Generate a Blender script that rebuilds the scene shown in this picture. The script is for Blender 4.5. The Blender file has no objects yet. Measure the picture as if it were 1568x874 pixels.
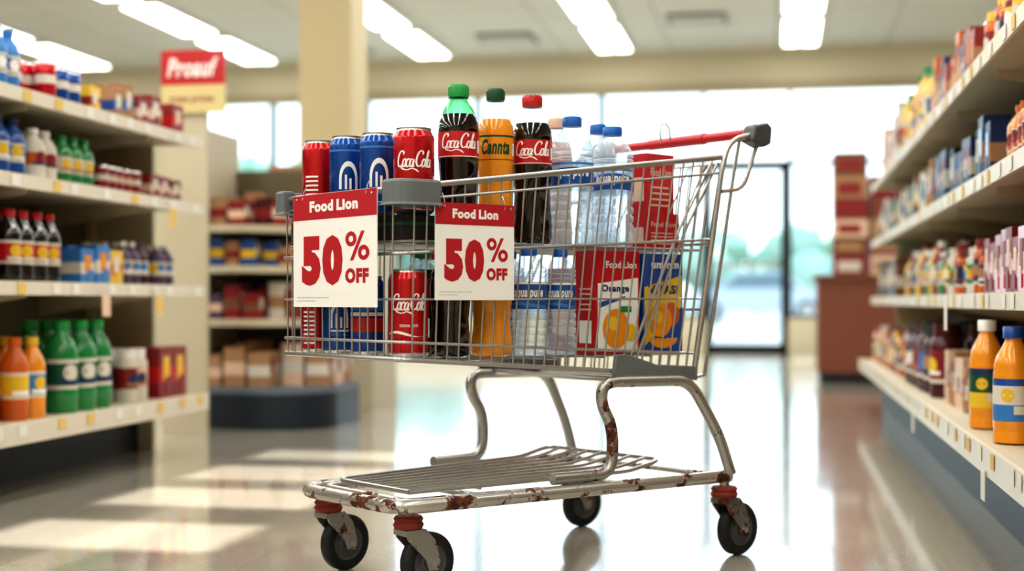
import bpy, bmesh, math, random
from mathutils import Matrix, Vector
random.seed(7)
rad=math.radians
S=bpy.context.scene
COL=S.collection

# ------------------------------------------------------------ materials
def lin(c):
    return tuple(((x/12.92) if x<=0.04045 else ((x+0.055)/1.055)**2.4) for x in c)
def hx(h):
    h=h.lstrip('#'); return lin(tuple(int(h[i:i+2],16)/255 for i in (0,2,4)))+(1,)
MATS={}
def mat(name,col='#808080',metal=0,rough=0.5,emit=None,estr=0,coat=0,bump=None,var=0,trans=0):
    if name in MATS: return MATS[name]
    m=bpy.data.materials.new(name); m.use_nodes=True
    nt=m.node_tree; b=nt.nodes['Principled BSDF']
    b.inputs['Base Color'].default_value=hx(col)
    b.inputs['Metallic'].default_value=metal
    b.inputs['Roughness'].default_value=rough
    b.inputs['Coat Weight'].default_value=coat
    b.inputs['Transmission Weight'].default_value=trans
    if emit:
        b.inputs['Emission Color'].default_value=hx(emit); b.inputs['Emission Strength'].default_value=estr
    if var:
        n=nt.nodes.new('ShaderNodeTexNoise'); n.inputs['Scale'].default_value=var
        tc=nt.nodes.new('ShaderNodeTexCoord'); nt.links.new(tc.outputs['Object'],n.inputs['Vector'])
        h=nt.nodes.new('ShaderNodeMixRGB'); h.blend_type='MULTIPLY'; h.inputs['Fac'].default_value=.25
        h.inputs['Color1'].default_value=hx(col); nt.links.new(n.outputs['Color'],h.inputs['Color2'])
        nt.links.new(h.outputs['Color'],b.inputs['Base Color'])
    if bump:
        n=nt.nodes.new('ShaderNodeTexNoise'); n.inputs['Scale'].default_value=bump[0]
        tc=nt.nodes.new('ShaderNodeTexCoord'); nt.links.new(tc.outputs['Object'],n.inputs['Vector'])
        bp=nt.nodes.new('ShaderNodeBump'); bp.inputs['Strength'].default_value=bump[1]; bp.inputs['Distance'].default_value=.01
        nt.links.new(n.outputs['Fac'],bp.inputs['Height']); nt.links.new(bp.outputs['Normal'],b.inputs['Normal'])
    MATS[name]=m; return m
def clearmat(name,tint,edge,k=0.35,gl=0.12,lo=.06,hi=.8):
    m=bpy.data.materials.new(name); m.use_nodes=True; nt=m.node_tree; nt.nodes.clear()
    o=nt.nodes.new('ShaderNodeOutputMaterial')
    t=nt.nodes.new('ShaderNodeBsdfTransparent'); t.inputs['Color'].default_value=hx(tint)
    g=nt.nodes.new('ShaderNodeBsdfPrincipled'); g.inputs['Base Color'].default_value=hx(edge); g.inputs['Roughness'].default_value=gl
    lw=nt.nodes.new('ShaderNodeLayerWeight'); lw.inputs['Blend'].default_value=k
    mr=nt.nodes.new('ShaderNodeMapRange'); mr.inputs['To Min'].default_value=lo; mr.inputs['To Max'].default_value=hi
    nt.links.new(lw.outputs['Facing'],mr.inputs['Value'])
    mx=nt.nodes.new('ShaderNodeMixShader'); nt.links.new(mr.outputs['Result'],mx.inputs['Fac'])
    nt.links.new(t.outputs[0],mx.inputs[1]); nt.links.new(g.outputs[0],mx.inputs[2]); nt.links.new(mx.outputs[0],o.inputs['Surface'])
    MATS[name]=m; return m

STEEL=mat('galvanised_steel','#bcbcb9',.8,.26)
WIRE=mat('zinc_wire','#adaeab',.75,.28)
GREYP=mat('grey_plastic','#6a7073',0,.45)
GREYD=mat('dark_grey_plastic','#464d50',0,.4)
REDP=mat('red_handle_plastic','#c01f2c',0,.35)
RUBBER=mat('black_rubber','#161617',0,.55,bump=(60,.3))
HUB=mat('grey_hub','#56585a',.2,.5)
RUSTRING=mat('oxide_red','#8a2f20',0,.7,var=30)
def rusty(name,thr,base='#c4c2bc'):
    m=bpy.data.materials.new(name); m.use_nodes=True; nt=m.node_tree; b=nt.nodes['Principled BSDF']
    tc=nt.nodes.new('ShaderNodeTexCoord')
    n=nt.nodes.new('ShaderNodeTexNoise'); n.inputs['Scale'].default_value=14; n.inputs['Detail'].default_value=8; n.inputs['Roughness'].default_value=.66
    nt.links.new(tc.outputs['Object'],n.inputs['Vector'])
    r=nt.nodes.new('ShaderNodeValToRGB'); r.color_ramp.elements[0].position=thr; r.color_ramp.elements[1].position=thr+.03
    nt.links.new(n.outputs['Fac'],r.inputs['Fac'])
    n2=nt.nodes.new('ShaderNodeTexNoise'); n2.inputs['Scale'].default_value=80; nt.links.new(tc.outputs['Object'],n2.inputs['Vector'])
    r2=nt.nodes.new('ShaderNodeValToRGB'); r2.color_ramp.elements[0].color=hx('#35190f'); r2.color_ramp.elements[1].color=hx('#7d4022')
    r2.color_ramp.elements[0].position=.35; r2.color_ramp.elements[1].position=.72
    nt.links.new(n2.outputs['Fac'],r2.inputs['Fac'])
    mx=nt.nodes.new('ShaderNodeMixRGB'); mx.inputs['Color1'].default_value=hx(base); nt.links.new(r2.outputs['Color'],mx.inputs['Color2'])
    nt.links.new(r.outputs['Color'],mx.inputs['Fac']); nt.links.new(mx.outputs['Color'],b.inputs['Base Color'])
    mm=nt.nodes.new('ShaderNodeMapRange'); mm.inputs['To Min'].default_value=.75; mm.inputs['To Max'].default_value=0
    nt.links.new(r.outputs['Color'],mm.inputs['Value']); nt.links.new(mm.outputs['Result'],b.inputs['Metallic'])
    mr=nt.nodes.new('ShaderNodeMapRange'); mr.inputs['To Min'].default_value=.27; mr.inputs['To Max'].default_value=.9
    nt.links.new(r.outputs['Color'],mr.inputs['Value']); nt.links.new(mr.outputs['Result'],b.inputs['Roughness'])
    MATS[name]=m; return m
RUSTY=rusty('rusty_steel',.54)
RUSTYH=rusty('very_rusty_steel',.50,'#9a9892')
RUSTYL=rusty('light_rust_steel',.545,'#b0aea8')

CREAM=mat('cream_shelf_paint','#c4bba2',0,.5)
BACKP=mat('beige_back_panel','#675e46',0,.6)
RAIL=mat('price_rail','#d8d0bf',0,.4)
KICK=mat('dark_kick_plate','#10161d',0,.5)
TAGY=mat('yellow_price_tag','#e0bf6c',0,.6)
TAGW=mat('white_price_tag','#e5e3dc',0,.6)
WHITE=mat('white_print','#f2f1ed',0,.4)
REDL=mat('red_print','#bd141d',0,.3,coat=.3)
DRED=mat('dark_red_print','#86191d',0,.4)
BLUE=mat('blue_print','#144f9e',0,.3,coat=.3)
LBLUE=mat('light_blue_print','#3a7fc4',0,.35)
NAVY=mat('navy_print','#14305f',0,.4)
GREEN=mat('green_plastic','#1d8544',0,.2,coat=.4)
CAPG=mat('green_cap','#1f9a4a',0,.35)
DGREEN=mat('dark_green_plastic','#1a4f31',0,.3)
ORANGE=mat('orange_liquid','#ee971c',0,.2,coat=.5)
ORNG2=mat('deep_orange','#cc6420',0,.3)
YELLOW=mat('yellow_print','#e8bf33',0,.35)
COLA=mat('cola_liquid','#100404',0,.07,coat=.8)
PURPLE=mat('purple_print','#54405c',0,.4)
BROWN=mat('brown_card','#7a4c33',0,.7)
KRAFT=mat('kraft_card','#ab8460',0,.8)
DCARD=mat('dark_tray_card','#1d1614',0,.7)
PINK=mat('peach_plastic','#e3c2aa',0,.4)
OFFW=mat('offwhite_print','#d9d4c8',0,.5)
SILVER=mat('aluminium','#c9cacb',1,.25)
CRED=mat('can_red','#c40d19',.5,.22,coat=.4)
CBLUE=mat('can_blue','#0f4c9f',.5,.22,coat=.4)
MAROON=mat('maroon_jar','#4a161b',0,.25)
BLACK=mat('black_print','#151515',0,.5)
TEAL=mat('teal_print','#2f7d80',0,.4)
CLEAR=clearmat('clear_plastic','#f3f8fc','#dfeaf3',.3)
CLEARG=clearmat('green_tint_plastic','#b0e8be','#2f9e52',.45)
CLEARB=clearmat('blue_tint_plastic','#f6fbff','#e4f2ff',.36,.1,.2,.8)

# ------------------------------------------------------------ mesh builder
class MB:
    def __init__(s): s.v=[];s.f=[];s.m=[];s.mats=[]
    def mi(s,m):
        if m not in s.mats: s.mats.append(m)
        return s.mats.index(m)
    def add(s,vs,fs,m,M=None):
        o=len(s.v)
        for p in vs:
            p=Vector(p)
            if M is not None: p=M@p
            s.v.append(tuple(p))
        single=not isinstance(m,list)
        for i,f in enumerate(fs):
            s.f.append(tuple(a+o for a in f)); s.m.append(s.mi(m if single else m[i]))
    def lathe(s,prof,mats,seg=32,M=None):
        vs=[];fs=[];ms=[]
        for r,z in prof:
            r=max(r,1e-5)
            for k in range(seg):
                a=2*math.pi*k/seg; vs.append((r*math.cos(a),r*math.sin(a),z))
        for i in range(len(prof)-1):
            mm=mats if not isinstance(mats,list) else mats[min(i,len(mats)-1)]
            for k in range(seg):
                k2=(k+1)%seg
                fs.append((i*seg+k,i*seg+k2,(i+1)*seg+k2,(i+1)*seg+k)); ms.append(mm)
        s.add(vs,fs,ms,M)
    def box(s,lo,hi,m,M=None):
        x0,y0,z0=lo;x1,y1,z1=hi
        vs=[(x0,y0,z0),(x1,y0,z0),(x1,y1,z0),(x0,y1,z0),(x0,y0,z1),(x1,y0,z1),(x1,y1,z1),(x0,y1,z1)]
        s.add(vs,[(0,3,2,1),(4,5,6,7),(0,1,5,4),(1,2,6,5),(2,3,7,6),(3,0,4,7)],m,M)
    def tube(s,pts,r,m,n=8,closed=False,M=None):
        P=[Vector(p) for p in pts]
        k=len(P); vs=[];fs=[]
        def tan(i):
            if closed: return (P[(i+1)%k]-P[i-1]).normalized()
            if i==0: return (P[1]-P[0]).normalized()
            if i==k-1: return (P[-1]-P[-2]).normalized()
            return ((P[i+1]-P[i]).normalized()+(P[i]-P[i-1]).normalized()).normalized()
        t=tan(0); up=Vector((0,0,1)) if abs(t.z)<.9 else Vector((1,0,0))
        nrm=(up-t*up.dot(t)).normalized()
        for i in range(k):
            t=tan(i); nrm=(nrm-t*nrm.dot(t)).normalized(); b=t.cross(nrm)
            for j in range(n):
                a=2*math.pi*j/n; vs.append(tuple(P[i]+(nrm*math.cos(a)+b*math.sin(a))*r))
        for i in range(k if closed else k-1):
            i2=(i+1)%k
            for j in range(n):
                j2=(j+1)%n; fs.append((i*n+j,i*n+j2,i2*n+j2,i2*n+j))
        if not closed:
            fs.append(tuple(reversed(range(n)))); fs.append(tuple((k-1)*n+j for j in range(n)))
        s.add(vs,fs,m,M)
    def prism(s,poly,y0,y1,m,M=None):
        n=len(poly); vs=[(x,y0,z) for x,z in poly]+[(x,y1,z) for x,z in poly]
        fs=[tuple(range(n)),tuple(reversed(range(n,2*n)))]
        for i in range(n):
            j=(i+1)%n; fs.append((i,i+n,j+n,j))
        s.add(vs,fs,m,M)
    def obj(s,name,M=None,parent=None,smooth=True,bevel=0):
        me=bpy.data.meshes.new(name); me.from_pydata(s.v,[],s.f)
        for m in s.mats: me.materials.append(m)
        me.polygons.foreach_set('material_index',s.m)
        me.polygons.foreach_set('use_smooth',[smooth]*len(s.f))
        me.update()
        if smooth: me.set_sharp_from_angle(angle=rad(38))
        o=bpy.data.objects.new(name,me); COL.objects.link(o)
        if M is not None: o.matrix_world=M
        if parent: o.parent=parent
        if bevel:
            b=o.modifiers.new('bevel','BEVEL'); b.width=bevel; b.segments=2; b.limit_method='ANGLE'
        return o

def fillet(pts,r,n=6):
    P=[Vector(p) for p in pts]; out=[P[0]]
    for i in range(1,len(P)-1):
        a,b,c=P[i-1],P[i],P[i+1]
        d1=min(r,(a-b).length*.48); d2=min(r,(c-b).length*.48)
        p=b+(a-b).normalized()*d1; q=b+(c-b).normalized()*d2
        for k in range(n+1):
            t=k/n; out.append(p*(1-t)**2+b*2*t*(1-t)+q*t*t)
    out.append(P[-1]); return out

# ------------------------------------------------------------ 2D art helpers
def text2d(s,rect,bold=.02,shear=0,cut=0):
    cu=bpy.data.curves.new('t','FONT'); cu.body=s; cu.size=1; cu.offset=bold; cu.shear=shear; cu.resolution_u=3
    cu.space_character=1.0+bold*2
    o=bpy.data.objects.new('t',cu); COL.objects.link(o)
    dg=bpy.context.evaluated_depsgraph_get(); dg.update()
    me=bpy.data.meshes.new_from_object(o.evaluated_get(dg))
    bpy.data.objects.remove(o); bpy.data.curves.remove(cu)
    bm=bmesh.new(); bm.from_mesh(me); bpy.data.meshes.remove(me)
    xs=[v.co.x for v in bm.verts]; ys=[v.co.y for v in bm.verts]
    x0,x1,y0,y1=min(xs),max(xs),min(ys),max(ys)
    for v in bm.verts:
        v.co.x=rect[0]+(v.co.x-x0)/(x1-x0)*(rect[2]-rect[0]); v.co.y=rect[1]+(v.co.y-y0)/(y1-y0)*(rect[3]-rect[1]); v.co.z=0
    if cut:
        x=rect[0]+cut
        while x<rect[2]:
            bmesh.ops.bisect_plane(bm,geom=bm.verts[:]+bm.edges[:]+bm.faces[:],plane_co=(x,0,0),plane_no=(1,0,0)); x+=cut
    bm.verts.index_update()
    vs=[(v.co.x,v.co.y) for v in bm.verts]; fs=[tuple(v.index for v in f.verts) for f in bm.faces]
    bm.free(); return vs,fs
def rect2d(x0,y0,x1,y1,n=12):
    vs=[];fs=[]
    for i in range(n+1):
        x=x0+(x1-x0)*i/n; vs+=[(x,y0),(x,y1)]
    for i in range(n): fs.append((2*i,2*i+2,2*i+3,2*i+1))
    return vs,fs
def ribbon2d(top,bot,n=16):
    vs=[];fs=[]
    for i in range(n+1):
        t=i/n; vs+=[bot(t),top(t)]
    for i in range(n): fs.append((2*i,2*i+2,2*i+3,2*i+1))
    return vs,fs
def arch2d(cx,cy,r1,r2,a0,a1,n=20,sy=1):
    vs=[];fs=[]
    for i in range(n+1):
        a=rad(a0+(a1-a0)*i/n); vs+=[(cx+r1*math.cos(a),cy+sy*r1*math.sin(a)),(cx+r2*math.cos(a),cy+sy*r2*math.sin(a))]
    for i in range(n): fs.append((2*i,2*i+1,2*i+3,2*i+2))
    return vs,fs
def script2d(rect):
    def arc(cx,cy,rx,ry,a0,a1,n=18): return [(cx+rx*math.cos(rad(a0+(a1-a0)*i/n)),cy+ry*math.sin(rad(a0+(a1-a0)*i/n))) for i in range(n+1)]
    st=[]
    def C(x): st.append([(x+1.25,1.55)]+arc(x+.85,1.05,.72,1.0,50,300)+[(x+1.6,.45)])
    def o(x): st.append(arc(x+.42,.5,.34,.5,80,460))
    def c(x): st.append(arc(x+.42,.5,.36,.5,45,310))
    def a(x): st.append(arc(x+.4,.48,.33,.48,60,400)); st.append([(x+.78,.98),(x+.76,.5),(x+.78,.12),(x+.9,.0),(x+1.1,.15)])
    def l(x): st.append([(x,.1),(x+.25,.9),(x+.42,1.9),(x+.34,2.15),(x+.18,1.9),(x+.12,1.0),(x+.14,.2),(x+.28,0),(x+.5,.15)])
    C(0);o(1.35);c(2.15);a(2.9); st.append([(3.95,.62),(4.25,.68)])
    C(4.05);o(5.4);l(6.25);a(6.65)
    st.append([(.9,.08),(1.6,-.25),(2.6,-.42),(3.6,-.2),(4.4,-.35),(5.2,-.7)])
    vs=[];fs=[]
    for P in st:
        Q=[]
        for i in range(len(P)-1):
            for k in range(3):
                t=k/3; Q.append((P[i][0]*(1-t)+P[i+1][0]*t,P[i][1]*(1-t)+P[i+1][1]*t))
        Q.append(P[-1]); n=len(Q); b0=len(vs)
        for i,(x,y) in enumerate(Q):
            x2,y2=Q[min(i+1,n-1)]; x1,y1=Q[max(i-1,0)]
            dx,dy=x2-x1,y2-y1; L=math.hypot(dx,dy) or 1; dx/=L;dy/=L
            end=min(1,.35+min(i,n-1-i)/3)
            w=(.055+.13*abs(dy))*end
            vs+=[(x-dy*w,y+dx*w),(x+dy*w,y-dx*w)]
        for i in range(n-1): fs.append((b0+2*i,b0+2*i+1,b0+2*i+3,b0+2*i+2))
    vs=[(x+.32*y,y) for x,y in vs]
    xs=[v[0] for v in vs]; ysx=[v[1] for v in vs]; x0,x1,y0,y1=min(xs),max(xs),min(ysx),max(ysx)
    return [(rect[0]+(x-x0)/(x1-x0)*(rect[2]-rect[0]),rect[1]+(y-y0)/(y1-y0)*(rect[3]-rect[1])) for x,y in vs],fs
def wrap(mb,art,m,R,phi,zc,off=.0005,C=(0,0)):
    vs,fs=art
    mb.add([(C[0]+(R+off)*math.cos(phi+x/R),C[1]+(R+off)*math.sin(phi+x/R),zc+y) for x,y in vs],fs,m)
def flat(mb,art,m,M,off=.0006):
    vs,fs=art
    mb.add([(x,y,off) for x,y in vs],fs,m,M)

# ------------------------------------------------------------ ROOM
ZC=3.5; XL,XR,YB,YF=-12.,4.2,-4.,16.5
def floor_mat():
    m=bpy.data.materials.new('polished_vinyl_tile'); m.use_nodes=True; nt=m.node_tree; b=nt.nodes['Principled BSDF']
    tc=nt.nodes.new('ShaderNodeTexCoord')
    br=nt.nodes.new('ShaderNodeTexBrick'); br.offset=0; br.inputs['Scale'].default_value=1
    br.inputs['Brick Width'].default_value=.61; br.inputs['Row Height'].default_value=.61; br.inputs['Mortar Size'].default_value=.0014
    br.inputs['Color1'].default_value=hx('#b0aa9e'); br.inputs['Color2'].default_value=hx('#ada79a'); br.inputs['Mortar'].default_value=hx('#979184')
    nt.links.new(tc.outputs['Object'],br.inputs['Vector'])
    n=nt.nodes.new('ShaderNodeTexNoise'); n.inputs['Scale'].default_value=160; n.inputs['Detail'].default_value=3
    nt.links.new(tc.outputs['Object'],n.inputs['Vector'])
    mx=nt.nodes.new('ShaderNodeMixRGB'); mx.blend_type='OVERLAY'; mx.inputs['Fac'].default_value=.2
    nt.links.new(br.outputs['Color'],mx.inputs['Color1']); nt.links.new(n.outputs['Fac'],mx.inputs['Color2'])
    nt.links.new(mx.outputs['Color'],b.inputs['Base Color'])
    b.inputs['Specular IOR Level'].default_value=.7
    b.inputs['Coat Weight'].default_value=.6; b.inputs['Coat Roughness'].default_value=.05
    n2=nt.nodes.new('ShaderNodeTexNoise'); n2.inputs['Scale'].default_value=3; nt.links.new(tc.outputs['Object'],n2.inputs['Vector'])
    mr=nt.nodes.new('ShaderNodeMapRange'); mr.inputs['To Min'].default_value=.10; mr.inputs['To Max'].default_value=.2
    nt.links.new(n2.outputs['Fac'],mr.inputs['Value']); nt.links.new(mr.outputs['Result'],b.inputs['Roughness'])
    return m
b=MB(); b.box((XL-.1,YB-.1,-.1),(XR+.1,YF+.1,0),floor_mat()); b.obj('floor',smooth=False)
def ceil_mat():
    m=bpy.data.materials.new('ceiling_tile'); m.use_nodes=True; nt=m.node_tree; b=nt.nodes['Principled BSDF']
    tc=nt.nodes.new('ShaderNodeTexCoord'); br=nt.nodes.new('ShaderNodeTexBrick'); br.offset=0; br.inputs['Scale'].default_value=1
    br.inputs['Brick Width'].default_value=1.2; br.inputs['Row Height'].default_value=.6; br.inputs['Mortar Size'].default_value=.012
    br.inputs['Color1'].default_value=hx('#c4c3b9'); br.inputs['Color2'].default_value=hx('#bebdb3'); br.inputs['Mortar'].default_value=hx('#9f9d92')
    nt.links.new(tc.outputs['Object'],br.inputs['Vector']); nt.links.new(br.outputs['Color'],b.inputs['Base Color']); b.inputs['Roughness'].default_value=.9
    return m
CM=ceil_mat(); WALLM=mat('cream_wall_paint','#c3bba3',0,.7)
b=MB(); sx0,sx1=-2.05,-1.38
b.box((XL,YB,ZC),(sx0,YF,ZC+.1),CM); b.box((sx1,YB,ZC),(XR,YF,ZC+.1),CM)
ys=[YB,6.24,6.74,6.97,7.45,7.60,8.08,8.24,8.64,YF]  # skylight openings added out of view to shape the sun patches on the floor
for i in range(0,len(ys),2): b.box((sx0,ys[i],ZC),(sx1,ys[i+1],ZC+.1),CM)
b.obj('ceiling',smooth=False)
b=MB(); b.box((XL-.1,YB,0),(XL,YF,ZC),WALLM); b.obj('wall_left',smooth=False)
b=MB(); b.box((XR,YB,0),(XR+.1,YF,ZC),WALLM); b.obj('wall_right',smooth=False)
b=MB(); b.box((XL,YB-.1,0),(XR,YB,ZC),WALLM); b.obj('wall_rear',smooth=False)
WX=[-7.4,-6.06,-4.87,-3.5,-2.02,-.813,.123,1.72]; WH=3.09; SILL=.42
for lo,hi in (((XL,YF,0),(WX[0],YF+.2,ZC)),((WX[-1],YF,0),(XR,YF+.2,ZC)),((WX[0],YF,WH),(WX[-1],YF+.2,ZC)),((WX[0],YF,0),(WX[5],YF+.2,SILL)),((WX[6],YF,0),(WX[7],YF+.2,SILL))):
    b=MB(); b.box(lo,hi,WALLM); b.obj('wall_front',smooth=False)
b=MB(); b.box((XL,YF-.03,3.0),(XR,YF-.001,3.12),mat('trim_tan','#9b9075',0,.6)); b.obj('trim_1',smooth=False)
FRD=mat('dark_window_frame','#2a363a',.3,.4); FRL=mat('light_window_frame','#647679',.3,.4); BLK=mat('black_door_frame','#0d1011',.2,.4)
GL=clearmat('window_glass','#f4fafb','#cfe0e4',.05,.05,.02,.3)
for i in range(len(WX)-1):
    if i==5: continue
    b=MB(); fr=FRD if i>=4 else FRL; x0,x1=WX[i],WX[i+1]; y0,y1=YF+.04,YF+.12; w=.04
    b.box((x0,y0,SILL),(x0+w,y1,WH),fr); b.box((x1-w,y0,SILL),(x1,y1,WH),fr)
    b.box((x0,y0,SILL),(x1,y1,SILL+w),fr); b.box((x0,y0,WH-w),(x1,y1,WH),fr)
    b.box((x0,y0,2.17),(x1,y1,2.22),fr)
    b.box((x0+w,YF+.075,SILL+w),(x1-w,YF+.08,WH-w),GL)
    b.obj('window_%d'%(i+1),smooth=False)
b=MB(); x0,x1=WX[5],WX[6]; y0,y1=YF+.03,YF+.12
b.box((x0,y0,0),(x0+.07,y1,2.2),BLK); b.box((x1-.08,y0,0),(x1,y1,2.2),BLK); b.box((x0,y0,2.12),(x1,y1,2.22),BLK); b.box((x0,y0,0),(x1,y1,.12),BLK)
b.box((x0+.07,YF+.07,.12),(x1-.07,YF+.075,2.12),GL); b.box((x0+.1,YF-.02,1.0),(x1-.1,YF+.02,1.04),SILVER)
b.box((x0,y0,WH-.03),(x1,y1,WH),FRD)
b.obj('door_1',smooth=False)
b=MB(); cx,cy=-2.78,8.7
b.box((cx-.17,cy-.17,0),(cx+.17,cy+.17,ZC),mat('column_cream','#d0c199',0,.6)); b.box((cx-.19,cy-.19,0),(cx+.19,cy+.19,.15),KICK)
b.obj('support_column',smooth=False)
TUBE=mat('lamp_diffuser','#ffffff',0,.5,emit='#fffaf0',estr=7)
HOUS=mat('lamp_housing','#d2d2ce',0,.5)
rows=[-10.2,-8.1,-6.0,-3.9,-1.8,.25,2.3]
b=MB()
for ri,x in enumerate(rows):
    y=16.0
    while y-1.5>YB+.5:
        if not (abs(x+1.8)<.1 and y>5.9 and y-1.5<9.0):
            b.box((x-.2,y-1.5,ZC-.06),(x+.2,y,ZC-.001),HOUS)
            for dx in (-.1,.1): b.box((x+dx-.08,y-1.47,ZC-.075),(x+dx+.08,y-.03,ZC-.058),TUBE)
        y-=1.8
b.obj('fluorescent_ceiling_lights',smooth=False)
b=MB()
VENT=mat('vent_grey','#7d7c75',.2,.5)
for x,y in((-2.9,15.3),(-.8,14.6),(-4.9,15.6)):
    b.box((x-.3,y-.3,ZC-.03),(x+.3,y+.3,ZC-.001),VENT)
    for k in range(6): b.box((x-.26,y-.26+k*.09,ZC-.045),(x+.26,y-.22+k*.09,ZC-.03),HOUS)
b.obj('ceiling_vents',smooth=False)
for x in (-6.0,-3.9,-1.8,.25):
    for y in (-2.5,1.0,4.6,10.4,13.6):
        L=bpy.data.lights.new('fluorescent_lamp','AREA'); L.shape='RECTANGLE'; L.size=.45; L.size_y=2.4; L.energy=23; L.color=(1,.975,.93)
        o=bpy.data.objects.new('fluorescent_lamp',L); COL.objects.link(o); o.location=(x,y,ZC-.09)
L=bpy.data.lights.new('sun','SUN'); L.energy=12; L.angle=rad(1.0); L.color=(1,.94,.85)
o=bpy.data.objects.new('sun',L); COL.objects.link(o); o.rotation_euler=(rad(-40),0,0); o.location=(0,20,15)
W=bpy.data.worlds.new('sky'); S.world=W; W.use_nodes=True; nt=W.node_tree; bg=nt.nodes['Background']
tc=nt.nodes.new('ShaderNodeTexCoord'); sp=nt.nodes.new('ShaderNodeSeparateXYZ'); cr=nt.nodes.new('ShaderNodeValToRGB')
nt.links.new(tc.outputs['Generated'],sp.inputs[0]); nt.links.new(sp.outputs['Z'],cr.inputs['Fac'])
cr.color_ramp.elements[0].color=(.86,.95,1,1); cr.color_ramp.elements[1].color=(.5,.72,1,1); cr.color_ramp.elements[1].position=.8
nt.links.new(cr.outputs['Color'],bg.inputs['Color']); bg.inputs['Strength'].default_value=3.0
L=bpy.data.lights.new('window_portal','AREA'); L.shape='RECTANGLE'; L.size=9.1; L.size_y=2.7; L.cycles.is_portal=True
o=bpy.data.objects.new('window_portal',L); COL.objects.link(o); o.location=((WX[0]+WX[-1])/2,YF+.25,1.75); o.rotation_euler=(rad(-90),0,0)

# ------------------------------------------------------------ OUTSIDE
b=MB(); b.box((-60,YF+.2,-.12),(60,90,-.02),mat('asphalt','#85888a',0,.9,var=2)); b.obj('parking_lot_ground',smooth=False)
def car(M,colm):
    b=MB(); G=mat('car_glass','#7b8a92',.2,.1)
    body=[(-2.1,.35),(-2.15,.7),(-2.0,.85),(-1.3,.95),(1.2,.98),(2.0,.9),(2.15,.65),(2.1,.35)]
    b.prism(body,-.85,.85,colm,M); cab=[(-1.25,.93),(-.6,1.42),(.6,1.45),(1.35,.95)]
    b.prism(cab,-.74,.74,colm,M); win=[(-1.05,.97),(-.56,1.36),(.52,1.39),(1.1,.98)]
    b.prism(win,-.75,.75,G,M)
    for x in(-1.3,1.3):
        for y in(-.86,.66):
            b.lathe([(0,0),(.33,0),(.33,.2),(0,.2)],HUB,20,M@Matrix.Translation((x,y,.33))@Matrix.Rotation(rad(-90),4,'X'))
            b.lathe([(0,0),(.2,0),(.2,.22),(0,.22)],SILVER,16,M@Matrix.Translation((x,y-.01,.33))@Matrix.Rotation(rad(-90),4,'X'))
    return b.obj('car')
car(Matrix.Translation((-.5,40,-.02)),mat('car_white','#c5cbd0',.1,.25)); car(Matrix.Translation((-7.5,38,-.02)),mat('car_silver','#9aa0a5',.5,.3)); car(Matrix.Translation((5.5,41,-.02)),MATS['car_silver'])
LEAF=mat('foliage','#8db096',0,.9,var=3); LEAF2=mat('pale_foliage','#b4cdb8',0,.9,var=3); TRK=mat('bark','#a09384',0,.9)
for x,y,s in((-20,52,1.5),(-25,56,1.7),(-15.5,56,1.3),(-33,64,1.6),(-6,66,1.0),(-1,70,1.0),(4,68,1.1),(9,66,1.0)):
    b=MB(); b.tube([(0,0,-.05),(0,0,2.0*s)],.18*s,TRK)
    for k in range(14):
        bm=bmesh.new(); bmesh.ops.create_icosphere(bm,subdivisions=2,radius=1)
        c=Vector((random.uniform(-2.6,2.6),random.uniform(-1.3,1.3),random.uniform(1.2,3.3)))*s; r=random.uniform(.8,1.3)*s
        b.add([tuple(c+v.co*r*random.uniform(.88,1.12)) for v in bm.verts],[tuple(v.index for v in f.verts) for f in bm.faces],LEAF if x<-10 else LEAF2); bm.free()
    b.obj('tree',Matrix.Translation((x,y,0)))

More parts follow.
